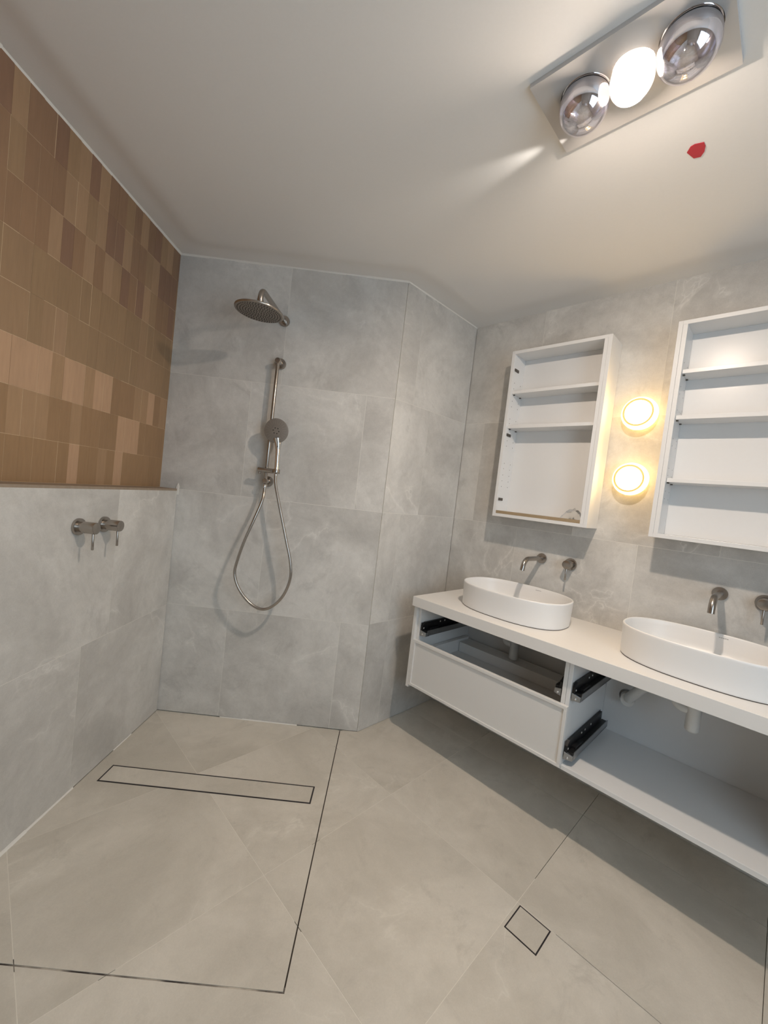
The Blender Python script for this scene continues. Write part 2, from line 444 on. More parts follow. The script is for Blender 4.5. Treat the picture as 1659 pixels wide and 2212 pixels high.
# walls the photograph does not show
mb = MB(); mb.box(WF, (XL-.12, 0.62), (YR-.12, YR), (0, CEIL+.05)); structure(mb.build('wall_rear', [M['paint']]))
RF = Frame(VF(VLEN, 0, 0), VN, -VD)            # along the window wall, out into the room, up
WA0, WA1, WZ0, WZ1 = 1.20, 2.40, .75, 2.12
RLEN = 2.75
mb = MB()
mb.box(RF, (0, WA0), (-.12, 0), (0, CEIL+.05)); mb.box(RF, (WA1, RLEN), (-.12, 0), (0, CEIL+.05))
mb.box(RF, (WA0, WA1), (-.12, 0), (0, WZ0)); mb.box(RF, (WA0, WA1), (-.12, 0), (WZ1, CEIL+.05))
structure(mb.build('wall_window', [M['paint']]))
mb = MB()
for a in ((WA0, WA0+.045), (WA1-.045, WA1), ((WA0+WA1)/2-.02, (WA0+WA1)/2+.02)): mb.box(RF, a, (-.09, -.03), (WZ0, WZ1))
for z in ((WZ0, WZ0+.045), (WZ1-.045, WZ1)): mb.box(RF, (WA0+.045, WA1-.045), (-.09, -.03), z)
structure(mb.build('window_1', [M['frame_white']], bevel=.002))
pl = bpy.data.lights.new('window_portal', 'AREA'); pl.shape = 'RECTANGLE'; pl.size = WA1-WA0; pl.size_y = WZ1-WZ0
po = bpy.data.objects.new('window_portal', pl); COL.objects.link(po)
po.matrix_world = Matrix.Translation(RF((WA0+WA1)/2, -.02, (WZ0+WZ1)/2)) @ RF.y.to_track_quat('-Z', 'Z').to_matrix().to_4x4()
pl.cycles.is_portal = True

# ---- ceiling, its set joint a touch higher along the walls
segs = [((XL, YR), (XL, Y0)), ((XL, Y0), (XB, Y0)), ((XB, Y0), (C.x, C.y)), ((C.x, C.y), (VF(VLEN, 0, 0).x, VF(VLEN, 0, 0).y))]
def dist_walls(x, y):
    best = 9
    for (ax, ay), (bx, by) in segs:
        dx, dy = bx-ax, by-ay
        t = max(0, min(1, ((x-ax)*dx + (y-ay)*dy)/(dx*dx+dy*dy)))
        best = min(best, math.hypot(x-ax-dx*t, y-ay-dy*t))
    return best
mb = MB(); NX, NY = 150, 160
x0, x1, y0, y1 = XL-.14, 2.5, YR-.14, C.y+.16
def bump_z(d):
    t = max(0, min(1, (d-.075)/.085)); t = t*t*(3-2*t)
    return .004 - .010*t
grid = [[mb.bm.verts.new((x0+(x1-x0)*i/NX, y0+(y1-y0)*j/NY, CEIL + bump_z(dist_walls(x0+(x1-x0)*i/NX, y0+(y1-y0)*j/NY)))) for j in range(NY+1)] for i in range(NX+1)]
for i in range(NX):
    for j in range(NY):
        mb.bm.faces.new((grid[i][j], grid[i][j+1], grid[i+1][j+1], grid[i+1][j])).smooth = True
ceil_o = mb.build('ceiling', [M['ceiling']], recalc=False)
sd = ceil_o.modifiers.new('thickness', 'SOLIDIFY'); sd.thickness = .08; sd.offset = -1
structure(ceil_o)
# caulk line between ceiling and walls
mb = MB()
cr = random.Random(3)
def caulk(F, a0, a1, w=.005, step=.12):
    a = a0
    while a < a1:
        b_ = min(a+step*cr.uniform(.7, 1.3), a1); q = w*cr.uniform(.7, 1.25)
        mb.prism([F(a, -.001, CEIL+.0045), F(a, q, CEIL+.0045), F(a, -.001, CEIL-q)], F.d(b_-a, 0, 0)); a = b_
caulk(UF, YR, Y0, .0055); caulk(BF, XL, XB, .0045); caulk(JF, 0, JL, .004)
structure(mb.build('trim_3', [M['caulk']]))

mb = MB()
def foot(F, a0, a1, w):
    a = a0
    while a < a1:
        b_ = min(a+.1*cr.uniform(.6, 1.4), a1); q = w*cr.uniform(.6, 1.3)
        mb.prism([F(a, -.0005, -.001), F(a, q, -.001), F(a, q*.35, q*.35), F(a, -.0005, q)], F.d(b_-a, 0, 0)); a = b_
foot(LF, YR, 1.565, .007); foot(LF, 1.80, 1.93, .004); foot(BF, -.78, -.36, .005)
structure(mb.build('trim_4', [M['caulk']]))

# ---- floor: square tiles laid at 45 degrees, shower area set in its own cut field
def clip(poly, a, n):
    """keep the side of point a that n points to"""
    out = []
    for i in range(len(poly)):
        p, q = poly[i], poly[(i+1) % len(poly)]
        dp = (p[0]-a[0])*n[0] + (p[1]-a[1])*n[1]; dq = (q[0]-a[0])*n[0] + (q[1]-a[1])*n[1]
        if dp >= 0: out.append(p)
        if dp*dq < 0:
            t = dp/(dp-dq); out.append((p[0]+(q[0]-p[0])*t, p[1]+(q[1]-p[1])*t))
    return out
SHX, SHY = -.125, .985          # edges of the shower field
EG = .0022
E0, E1 = VF(VLEN, 0, 0), RF(RLEN, 0, 0)
areas = [
    [((SHX-EG, 0), (-1, 0)), ((0, SHY+EG), (0, 1)), ((XLL, 0), (1, 0)), ((0, Y0-.003), (0, -1))],
    [((SHX-EG, 0), (-1, 0)), ((0, SHY-EG), (0, -1)), ((XLL, 0), (1, 0)), ((0, YR), (0, 1))],
    [((SHX+EG-2*EG, 0), (1, 0)), ((XB, 0), (-1, 0)), ((0, Y0-.003), (0, -1)), ((0, SHY-EG), (0, 1))],
    [((SHX-EG, 0), (1, 0)), ((XB, 0), (-1, 0)), ((0, SHY-EG), (0, -1)), ((0, YR), (0, 1))],
    [((XB, 0), (1, 0)), ((B.x, B.y), (JN.x, JN.y)), ((C.x, C.y), (VN.x, VN.y)), ((E0.x, E0.y), (-VD.x, -VD.y)), ((0, YR), (0, 1))],
]
areas[2][0] = ((SHX+EG, 0), (1, 0))
mb = MB()
mb.box(WF, (XL-.12, 2.5), (YR-.12, C.y+.16), (-.12, -.012), 1)
mb.box(WF, (SHX-.012, SHX+.012), (SHY-.012, Y0), (-.012, -.0045), 3)
mb.box(WF, (XLL, SHX+.012), (SHY-.012, SHY+.012), (-.012, -.0014), 4)
T = .6
for i in range(-6, 8):
    for j in range(-6, 8):
        # s = (x+y)/sqrt2, t = (y-x)/sqrt2
        s0, s1 = 1.02*S + i*T + GAP, 1.02*S + (i+1)*T - GAP
        t0, t1 = 1.562*S + j*T + GAP, 1.562*S + (j+1)*T - GAP
        sq = [((s_-t_)*S, (s_+t_)*S) for s_, t_ in ((s0, t0), (s1, t0), (s1, t1), (s0, t1))]
        rv = rnd3()
        for ar in areas:
            p = sq
            for a, n in ar:
                if p: p = clip(p, a, n)
            if len(p) < 3: continue
            area = abs(sum(p[k][0]*p[(k+1) % len(p)][1]-p[(k+1) % len(p)][0]*p[k][1] for k in range(len(p))))/2
            if area < 1e-5: continue
            top = [(x_, y_, 0) for x_, y_ in p]; bot = [(x_, y_, -.0125) for x_, y_ in p]
            mb.face(top, 0, rv); n = len(p)
            for k in range(n): mb.face([bot[k], bot[(k+1) % n], top[(k+1) % n], top[k]], 0, rv)
# grout bed just under the tile faces
mb.box(WF, (XLL, SHX-.013), (SHY+.013, Y0), (-.012, -.0004), 1)
mb.box(WF, (SHX+.013, XB+.7), (YR, Y0+.6), (-.012, -.0004), 1)
mb.box(WF, (XLL, SHX+.012), (YR, SHY-.013), (-.012, -.0004), 1)
structure(mb.build('floor', [M['floor_stone'], M['floor_grout'], M['gap'], M['gap'], M['worn']], recalc=False))

# ------------------------------------------------------------------ heat lamp in the ceiling
HL = Vector((.459, 1.021, 0)); HF = Frame(HL, VD, VN)       # along, across (towards the angled corner side = -), up
PZ = 2.382
pc = (-.0064, -.017)                                             # panel centre in that frame
hl = thing('heat_lamp', HL + Vector((0, 0, CEIL)), 'white ceiling heat lamp panel with two large clear bulbs and one lit bulb', 'heat lamp')
mb = MB()
pa0, pa1, pb0, pb1 = pc[0]-.203, pc[0]+.203, pc[1]-.1215, pc[1]+.1215
spots = [(-.107, .0600), (0.004, .0460), (.1165, .0600)]
cells = [(pa0, -.0465), (-.0465, .0560), (.0560, pa1)]
SEG = 48
for (ca, hr), (c0, c1) in zip(spots, cells):
    inn, outr = [], []
    for k in range(SEG):
        a = 2*PI*(k+.5)/SEG; dx, dy = math.cos(a), math.sin(a)
        hr_ = hr
        ts = []
        if dx > 0: ts.append((c1-ca)/dx)
        if dx < 0: ts.append((c0-ca)/dx)
        if dy > 0: ts.append((pb1-0)/dy)
        if dy < 0: ts.append((pb0-0)/dy)
        t = min(ts); hh = min(hr_, t-.0003)
        inn.append(HF(ca+dx*hh, dy*hh, PZ)); outr.append(HF(ca+dx*t, dy*t, PZ))
    iv = [mb.bm.verts.new(p) for p in inn]; ov = [mb.bm.verts.new(p) for p in outr]
    up = [mb.bm.verts.new(p + Z*.006) for p in inn]
    loc = [((p-HL).dot(VD), (p-HL).dot(VN)) for p in outr]
    for k in range(SEG):
        l = (k+1) % SEG
        mb.bm.faces.new((iv[k], iv[l], ov[l], ov[k]))
        f = mb.bm.faces.new((iv[k], up[k], up[l], iv[l])); f.smooth = True
        for q in ((c0, pb0), (c0, pb1), (c1, pb0), (c1, pb1)):
            h0, v0 = abs(loc[k][0]-q[0]) < 1e-5, abs(loc[k][1]-q[1]) < 1e-5
            h1, v1 = abs(loc[l][0]-q[0]) < 1e-5, abs(loc[l][1]-q[1]) < 1e-5
            if (h0 and v1) or (v0 and h1):
                mb.bm.faces.new((ov[k], ov[l], mb.bm.verts.new(HF(q[0], q[1], PZ))))
for a, b_ in (((pa0, pb0), (pa1, pb0)), ((pa1, pb0), (pa1, pb1)), ((pa1, pb1), (pa0, pb1)), ((pa0, pb1), (pa0, pb0))):
    mb.face([HF(*a, PZ), HF(*b_, PZ), HF(*b_, CEIL-.0062), HF(*a, CEIL-.0062)])
mb.build('panel', [M['panel']], hl)
BZ = 2.356
for ca in (-.107, .1165):
    o_ = HF(ca, 0, BZ); r = .0612
    mb = MB(); mb.lathe(o_, Z, [(0, -r*.93)] + [(r*math.sin(a), -r*.93*math.cos(a)) for a in [PI/2*k/12 for k in range(1, 13)]] + [(r*.99, .012), (r*.95, .022), (r*.86, .0325)], 56, cap=False)
    gb = mb.build('heat_bulb', [M['glass']], hl)
    gb['label'] = 'large clear glass heat bulb'
    mb = MB(); mb.lathe(o_, Z, [(r*.955, .0), (r*.93, .010), (r*.85, .022), (r*.70, .032), (r*.5, .039), (r*.25, .043), (0, .045)], 56, cap=False)
    rf = mb.build('reflector', [M['mirror']]); rf.parent = gb; rf['label'] = 'silvered inner reflector'
    mb = MB(); mb.lathe(o_, Z, [(.006, .043), (.006, .02), (.010, .012), (.012, .004), (.010, -.004), (0, -.008)], 20, cap=False)
    ft = mb.build('filament', [M['chrome']]); ft.parent = gb
    mb = MB(); mb.lathe(o_, Z, [(r*.90, .029), (r*.98, .030), (r*1.00, .0325), (r*.98, .0335)], 56, cap=False)
    mb.build('bulb_collar', [M['chrome']], hl)
o_ = HF(.004, 0, BZ); r = .0485
mb = MB(); mb.lathe(o_, Z, [(0, -r*.95)] + [(r*math.sin(a), -r*.95*math.cos(a)) for a in [PI/2*k/12 for k in range(1, 13)]] + [(r*.98, .012), (r*.92, .022), (r*.80, .034)], 48, cap=False)
for f_ in mb.bm.faces:
    if f_.calc_center_median().z > BZ - r*.95*math.cos(math.radians(48)): f_.material_index = 1
lb = mb.build('light_bulb', [M['bulb'], M['bulb_side']], hl); lb['label'] = 'lit warm white bulb in the centre'
# added spot standing in for the streak the clear bulb throws along the ceiling
sl = bpy.data.lights.new('bulb_glint', 'SPOT'); sl.energy = 4.0; sl.color = (1.0, 0.93, 0.85); sl.spot_size = math.radians(26); sl.spot_blend = 1.0; sl.shadow_soft_size = .008
so = bpy.data.objects.new('bulb_glint', sl); COL.objects.link(so)
so.matrix_world = Matrix.Translation(HF(-.170, -.094, 2.370)) @ (HF(-.90, -.074, 2.400)-HF(-.170, -.094, 2.370)).to_track_quat('-Z', 'Y').to_matrix().to_4x4()

# red scrap on the ceiling
RZ = CEIL - .0062
mb = MB()
pts = [(.772, 1.197), (.752, 1.207), (.747, 1.216), (.751, 1.236), (.783, 1.251), (.798, 1.243), (.795, 1.225), (.785, 1.208)]
f = 0.9946
mb.prism([(x_*f, y_*f, RZ) for x_, y_ in pts], (0, 0, -.0016))
tag(mb.build('tape_scrap', [M['red']], bevel=.0004), 'small torn red scrap stuck to the white ceiling beside the heat lamp', 'tape')

# ------------------------------------------------------------------ vanity unit
VU0, VU1 = .184, 1.784
ZT, TH_ = .788, .050
WF_ = .530                                       # front of the worktop
CB, CT = .304, ZT-TH_                            # carcass bottom and top
FC = .489                                        # carcass front
FD = .508                                        # drawer front face
MID = .987
vc = thing('vanity_cabinet', VF((VU0+VU1)/2, 0, CB), 'long white wall hung vanity cabinet with one drawer front fitted and one open bay', 'vanity')
W_ = M['white']
def vbox(name, a, b, c, mt=W_, parent=vc, bevel=.0012, extra=None):
    mb = MB(); mb.box(VF, a, b, c)
    if extra: extra(mb)
    return mb.build(name, [mt] if not isinstance(mt, list) else mt, parent, bevel)
ep = vbox('end_panel', (VU0, VU0+.018), (.002, FD), (CB-.002, CT))
vbox('end_panel', (VU1-.018, VU1), (.002, FD), (CB-.002, CT))
vbox('side_panel', (VU0+.0185, VU0+.0345), (.002, FC), (CB, CT))
vbox('side_panel', (MID-.0165, MID-.0005), (.002, FC), (CB, CT))
vbox('side_panel', (MID+.0005, MID+.0165), (.002, FC), (CB, CT), M['white_bright'])
vbox('side_panel', (VU1-.0345, VU1-.0185), (.002, FC), (CB, CT), M['white_bright'])
L0, L1 = VU0+.035, MID-.017
R0, R1 = MID+.017, VU1-.035
vbox('bottom_panel', (L0, L1), (.020, FC), (CB, CB+.018))
vbox('bottom_panel', (R0, R1), (.020, FC), (CB, CB+.018), M['white_bright'])
# back panels, the right one with a round hole for the waste pipe
vbox('back_panel', (L0, L1), (.003, .018), (CB, CT))
mb = MB(); hc = (1.096, .505); hr = .034; SEG = 40
ca, cb_ = hc; a0, a1, z0, z1 = R0, R1, CB, CT
ring = []; outr = []
for k in range(SEG):
    a = 2*PI*(k+.5)/SEG; dx, dz = math.cos(a), math.sin(a); ts = []
    if dx > 0: ts.append((a1-ca)/dx)
    if dx < 0: ts.append((a0-ca)/dx)
    if dz > 0: ts.append((z1-cb_)/dz)
    if dz < 0: ts.append((z0-cb_)/dz)
    t = min(ts); ring.append((ca+dx*hr, cb_+dz*hr)); outr.append((ca+dx*t, cb_+dz*t))
for w_ in (.018, .003):
    iv = [mb.bm.verts.new(VF(p[0], w_, p[1])) for p in ring]; ov = [mb.bm.verts.new(VF(p[0], w_, p[1])) for p in outr]
    for k in range(SEG):
        mb.bm.faces.new((iv[k], iv[(k+1) % SEG], ov[(k+1) % SEG], ov[k]))
    for q in ((a0, z0), (a0, z1), (a1, z0), (a1, z1)):
        # walk round the border: find the two outer points that straddle this corner
        for k in range(SEG):
            p, p2 = outr[k], outr[(k+1) % SEG]
            on = lambda P_: (abs(P_[0]-q[0]) < 1e-6, abs(P_[1]-q[1]) < 1e-6)
            if (on(p)[0] and on(p2)[1]) or (on(p)[1] and on(p2)[0]):
                mb.bm.faces.new((ov[k], ov[(k+1) % SEG], mb.bm.verts.new(VF(q[0], w_, q[1]))))
    if w_ == .018: fr_ = iv
for k in range(SEG):
    l = (k+1) % SEG; mb.bm.faces.new((fr_[k], fr_[l], iv[l], iv[k]))
mb.build('back_panel', [M['white_bright']], vc, recalc=True)
# top rails under the worktop
vbox('top_rail', (L0, L1), (.380, .470), (CT-.018, CT-.0005))
vbox('top_rail', (R0, R1), (.380, .470), (CT-.018, CT-.0005), M['white_bright'])

# the fitted drawer: framed front and a box behind it
DU0, DU1, DZ0, DZ1 = .2025, 1.0055, .316, .560
fr_w = .013
mb = MB()
mb.box(VF, (DU0, DU1), (FC+.0015, FD-.006), (DZ0, DZ1))
for a, c in (((DU0, DU1), (DZ0, DZ0+fr_w)), ((DU0, DU1), (DZ1-fr_w, DZ1)), ((DU0, DU0+fr_w), (DZ0+fr_w, DZ1-fr_w)), ((DU1-fr_w, DU1), (DZ0+fr_w, DZ1-fr_w))):
    mb.box(VF, a, (FD-.006, FD+.001), c)
dr = mb.build('drawer', [W_], vc, bevel=.0012)
dr['label'] = 'white drawer front with a thin raised frame'
parent_matrix[dr.name] = Matrix.Identity(4)
def dpart(name, a, b, c, mt=W_):
    o = vbox(name, a, b, c, mt, None); o.parent = dr; return o
dpart('drawer_side', (L0+.006, L0+.030), (.050, FC+.001), (.434, .512))
dpart('drawer_side', (L1-.030, L1-.006), (.050, FC+.001), (.434, .512))
dpart('drawer_base', (L0+.030, L1-.030), (.050, FC+.001), (.434, .444))
# boxed-in space round the trap at the back of the drawer
dpart('drawer_back', (L0+.030, L1-.030), (.050, .062), (.444, .500))
dpart('plumbing_cover', (L0+.034, L1-.034), (.062, .150), (.4445, .499))

def slide(u, side, z, w0=.055, w1=.482, cover=False):
    """drawer runner on the cabinet side at u; side +1 points to larger u"""
    mb = MB()
    def bx(a, b, c, m_=0): mb.box(VF, tuple(sorted((u+side*a[0], u+side*a[1]))), b, c, m_)
    bx((.0, .002), (w0, w1), (z, z+.062), 1)                     # fixing plate
    mb.prism([VF(u+side*.002, w1, z+.020), VF(u+side*.002, w1, z+.048), VF(u+side*.002, w1-.022, z+.064), VF(u+side*.002, w0+.02, z+.064), VF(u+side*.002, w0+.02, z+.026), VF(u+side*.002, w1-.10, z+.020)], VF.d(side*.011, 0, 0), 0)
    bx((.002, .036), (w0, w1-.018), (z-.003, z+.003), 1)         # channel floor
    bx((.033, .036), (w0, w1-.020), (z-.003, z+.026), 1)         # outer lip
    bx((.013, .033), (w0+.01, w1-.012), (z+.004, z+.026), 0)     # running profile
    bx((.012, .030), (w1-.12, w1-.045), (z+.026, z+.036), 0)
    mb.prism([VF(u+side*.004, w1+.004, z-.006), VF(u+side*.034, w1-.008, z-.006), VF(u+side*.034, w1-.008, z+.014), VF(u+side*.004, w1+.004, z+.024)], VF.d(0, -.03, 0), 1)
    o = mb.build('drawer_slide', [M['slide_black'], M['slide_zinc']], vc, .0006)
    parent_matrix[o.name] = Matrix.Identity(4)
    for w_, zz in ((w1-.012, .034), (w1-.085, .030), (w1-.150, .052), (w1-.19, .052), (w1-.26, .052)):
        mb = MB(); mb.lathe(VF(u+side*.0125, w_, z+zz), VF.d(side, 0, 0), [(.0048, 0), (.0048, .0012), (.003, .0025), (0, .0028)], 14)
        sc_ = mb.build('screw', [M['screw']]); sc_.parent = o
    mb = MB(); mb.lathe(VF(u+side*.018, w1-.004, z+.004), VF.d(0, 1, 0), [(.0045, 0), (.0045, .006), (.003, .0075), (0, .008)], 14)
    sc_ = mb.build('screw', [M['screw']]); sc_.parent = o
    return o
slide(R0, 1, .352); slide(R0, 1, .588)
slide(R1, -1, .352); slide(R1, -1, .588)
slide(L0, 1, .588); slide(L1, -1, .588)

# worktop
mb = MB(); mb.box(VF, (VU0, VU1), (.0005, WF_), (ZT-TH_, ZT))
tag(mb.build('worktop', [M['top']], bevel=.0015), 'thick white worktop running along the top of the vanity under both basins', 'worktop')

# pipes
mb = MB(); p0, p1 = VF(hc[0], -.0, hc[1]), VF(1.110, .075, .515)
mb.tube([VF(1.094, .006, .500), VF(1.112, .085, .516)], .0275, 28)
o_pipe = thing('waste_pipe', VF(1.094, .006, .500), 'white plastic waste pipe coming through the round hole in the open bay', 'pipe')
mb.build('pipe_socket', [M['pvc']], o_pipe, sharp=40)
mb = MB(); mb.tube(bend(VF(1.106, .050, .509), VF(1.122, .105, .535), VF(1.250, .190, .725), .035, 10), .0205, 26); mb.build('pipe', [M['pvc']], o_pipe, sharp=50)
mb = MB(); mb.box(Frame(VF(1.1165, .0865, .5445), VF.d(.25, .95, .2).normalized(), VF.d(1, -.2, .1).normalized()), (-.018, -.001), (-.002, .002), (-.0012, .0012)); mb.build('slot', [M['gap']], o_pipe)
def trap(u, w, label, zlow):
    t = thing('bottle_trap', VF(u, w, zlow), label, 'drain trap', 'bottle traps below the basins')
    mb = MB(); mb.lathe(VF(u, w, 0), Z, [(0, zlow), (.016, zlow), (.022, zlow+.006), (.023, zlow+.012), (.023, zlow+.085), (.026, zlow+.088), (.026, zlow+.10), (.020, zlow+.104), (.018, ZT-TH_-.001)], 30)
    mb.build('trap_body', [M['pvc']], t, sharp=50)
    mb = MB(); mb.tube(bend(VF(u-.018, w, zlow+.075), VF(u-.055, w, zlow+.075), VF(u-.07, w-.02, zlow+.12), .02, 8), .015, 22); mb.build('trap_arm', [M['pvc']], t, sharp=50)
    return t
trap(1.364, .262, 'white bottle trap hanging in the open bay below the right basin', .560)
trap(.575, .120, 'white bottle trap half hidden behind the fitted drawer below the left basin', .508)

# ------------------------------------------------------------------ basins
def sup(n, a, b_, N_=96):
    out = []
    for k in range(N_):
        t = 2*PI*k/N_; c_, s_ = math.cos(t), math.sin(t)
        out.append((a*math.copysign(abs(c_)**(2/n), c_), b_*math.copysign(abs(s_)**(2/n), s_)))
    return out
def basin(u, w, label):
    H = .1195; a, b_ = .2655, .187
    t = thing('washbasin', VF(u, w, ZT), label, 'basin', 'oval countertop basins')
    def ring(da, z): return [VF(u+x_, w+y_, ZT+z) for x_, y_ in sup(2.45, a-da, b_-da)]
    prof = [(.010, .0022), (.0065, .0024), (.0052, .004), (.0045, .010), (.0008, H-.010), (.0004, H-.004), (.0018, H-.0010), (.0042, H), (.0066, H-.001), (.0080, H-.004),
            (.0095, H-.02), (.013, H-.06), (.019, .045), (.030, .028), (.050, .019), (.085, .0155), (.12, .014), (.155, .0130), (.165, .0125)]
    mb = MB(); mb.loft([ring(d, z) for d, z in prof], close_first=True)
    # waste hole
    mb.build('bowl', [M['ceramic']], t, recalc=True)
    mb = MB(); mb.lathe(VF(u, w, ZT), Z, [(.0, .0136), (.030, .0136), (.032, .0128), (.032, .006)], 36); mb.build('waste_cap', [M['ceramic']], t)
    mb = MB(); mb.loft([ring(.0060, 0.0002), ring(.0060, .0030)], close_first=True, close_last=True, smooth=False)
    mb.build('seal', [M['seal']], t)['label'] = 'thin dark joint under the basin'
    # faint maker's mark on the inside of the back wall
    mb = MB()
    for k in range(5): mb.box(VF, (u+.022+k*.0062, u+.0265+k*.0062), (w-b_+.0098, w-b_+.0106), (ZT+H-.0155, ZT+H-.0135))
    mb.build('stamp', [M['slide_zinc']], t)
    return t
basin(.611, .262, 'white oval countertop basin on the left of the worktop, above the drawer')
basin(1.366, .264, 'white oval countertop basin on the right of the worktop, above the open bay')

# ------------------------------------------------------------------ taps and mixers
NK = M['nickel']
def spout(u, label):
    t = thing('basin_spout', VF(u, 0, 1.053), label, 'tap', 'wall basin spouts')
    mb = MB(); mb.lathe(VF(u, 0, 1.053), VN, [(.0270, .0003), (.0270, .006), (.0262, .0085), (.0135, .0095), (.0135, .012)], 44); mb.build('flange', [NK], t, sharp=35)
    pts = bend(VF(u, .006, 1.053), VF(u, .203, 1.055), VF(u, .213, .997), .048, 14)
    mb = MB(); mb.tube(pts, .0118, 28, cap=False)
    mb.lathe(pts[-1], (pts[-1]-pts[-2]), [(.0118, -.0002), (.0100, .0004), (.0095, -.004), (0, -.005)], 28, cap=False)
    mb.build('spout', [NK], t, sharp=40)
    return t
spout(.606, 'brushed nickel wall spout curving over the left basin')
spout(1.364, 'brushed nickel wall spout curving over the right basin')
def mixer(F, a, z, label, group, body=.062, lever=.078, tilt=0.0, rf=.0310, rb=.0215):
    t = thing('mixer_tap', F(a, 0, z), label, 'mixer tap', group)
    mb = MB(); mb.lathe(F(a, 0, z), F.y, [(rf, .0003), (rf, .008), (rf-.0012, .0100), (rb-.002, .0105)], 44); mb.build('flange', [NK], t, sharp=35)
    mb = MB(); mb.lathe(F(a, 0, z), F.y, [(rb-.003, .008), (rb-.003, .024), (rb, .0245), (rb, body-.003), (rb-.0008, body-.0008), (rb-.003, body), (0, body)], 44); mb.build('knob', [NK], t, sharp=35)
    lw = body-.0115
    mb = MB(); mb.cyl(F(a, lw, z-rb+.004), F(a+tilt, lw+.001, z-lever), .0043, 18, .001); mb.build('lever', [NK], t, sharp=40)
    return t
mixer(VF, .760, 1.051, 'brushed nickel basin mixer knob with thin lever beside the left spout', 'basin mixers')
mixer(VF, 1.502, 1.051, 'brushed nickel basin mixer knob cut by the right edge, beside the right spout', 'basin mixers')
mixer(LF, 1.480, 1.052, 'brushed nickel shower mixer on the half wall, farther from the shower wall', 'shower mixers', .070, .080)
mixer(LF, 1.613, 1.051, 'brushed nickel shower mixer on the half wall, nearer to the shower wall', 'shower mixers', .070, .080)

# ------------------------------------------------------------------ mirror cabinets (doors not fitted)
def cabinet(u0, u1, shelves, label, seam_side, pins, clips):
    z0, z1, D, th = 1.250, 2.152, .145, .0165
    t = thing('mirror_cabinet', VF((u0+u1)/2, 0, z0), label, 'cabinet', 'open mirror cabinets')
    W2 = M['white_bright']
    def cb(name, a, b, c, mt=W2): 
        mb = MB(); mb.box(VF, a, b, c); return mb.build(name, [mt], t, .0008)
    def dots(mb, u, s_):
        for w_, zz in pins:
            mb.lathe(VF(u, w_, zz), VF.d(s_, 0, 0), [(.0030, -.001), (.0030, .0003), (0, .0004)], 10, 1, smooth=False)
    inner0 = u0+.0165 if seam_side < 0 else u0+.0165
    # left side(s)
    if seam_side > 0:
        mb = MB(); mb.box(VF, (u0, u0+.0165), (.001, D), (z0, z1)); dots(mb, u0+.0165, 1); s1 = mb.build('side_panel', [W2, M['pinhole']], t, .0006)
        mb = MB(); mb.box(VF, (u1-.0335, u1-.0170), (.001, D-.0004), (z0+th, z1-th)); dots(mb, u1-.0335, -1); mb.build('side_panel', [W2, M['pinhole']], t, .0006)
        cb('end_panel', (u1-.0165, u1), (.001, D), (z0, z1))
        ia, ib = u0+.0165, u1-.0335
    else:
        mb = MB(); mb.box(VF, (u0+.0170, u0+.0335), (.001, D-.0004), (z0+th, z1-th)); dots(mb, u0+.0335, 1); s1 = mb.build('side_panel', [W2, M['pinhole']], t, .0006)
        cb('end_panel', (u0, u0+.0165), (.001, D), (z0, z1))
        mb = MB(); mb.box(VF, (u1-.0165, u1), (.001, D), (z0, z1)); dots(mb, u1-.0165, -1); mb.build('side_panel', [W2, M['pinhole']], t, .0006)
        ia, ib = u0+.0335, u1-.0165
    oa, ob = (u0+.0165, u1-.0165)
    cb('top_panel', (oa, ob), (.001, D), (z1-th, z1)); cb('bottom_panel', (oa, ob), (.001, D), (z0, z0+th))
    cb('back_panel', (ia, ib), (.002, .022), (z0+th, z1-th))
    for zz in shelves:
        sh = cb('shelf', (ia+.0008, ib-.0008), (.0225, .128), (zz, zz+.0165))
        mb = MB()
        for u_, s_ in ((ia, 1), (ib, -1)):
            for w_ in (.040, .108):
                mb = MB(); mb.box(VF, tuple(sorted((u_, u_+s_*.008))), (w_-.004, w_+.004), (zz-.0045, zz-.0003))
                sp = mb.build('shelf_pin', [M['clip']]); sp.parent = sh
    for zz in clips:
        mb = MB(); mb.box(VF, (ia, ia+.0045), (.088, .130), (zz-.0075, zz+.0075))
        hp = mb.build('hinge_plate', [M['clip']], t, .0012); parent_matrix[hp.name] = Matrix.Identity(4)
        for w_ in (.099, .119):
            mb = MB(); mb.lathe(VF(ia+.0045, w_, zz), VF.d(1, 0, 0), [(.0036, 0), (.0036, .0006), (.002, .0014), (0, .0014)], 12)
            s_ = mb.build('screw', [M['clip']]); s_.parent = hp
    return t, ia, ib, z0+th
pins1 = [(w_, zz) for zz in (1.987, 1.955, 1.888, 1.857, 1.79, 1.765, 1.67, 1.64, 1.545, 1.515, 1.48, 1.448, 1.416) for w_ in (.115, .047)]
t1, ia, ib, zf = cabinet(.357, .861, [1.736, 1.924], 'left open mirror cabinet without door, holding two shelves', 1, pins1, [1.345, 1.701, 2.055])
cabinet(1.113, 1.617, [1.486, 1.748, 1.938], 'right open mirror cabinet without door, holding three shelves, cut by the frame', -1, pins1, [])
# loose board with a raw edge lying in the left cabinet
mb = MB(); mb.box(VF, (ia+.001, ib-.001), (.0235, .1285), (zf+.0003, zf+.0160)); mb.box(VF, (ia+.001, ib-.001), (.1285, .1405), (zf+.0003, zf+.0160), 1)
tag(mb.build('shelf_board', [M['white_bright'], M['mdf']], bevel=.0005), 'loose shelf board with a raw brown front edge lying in the left cabinet', 'board')
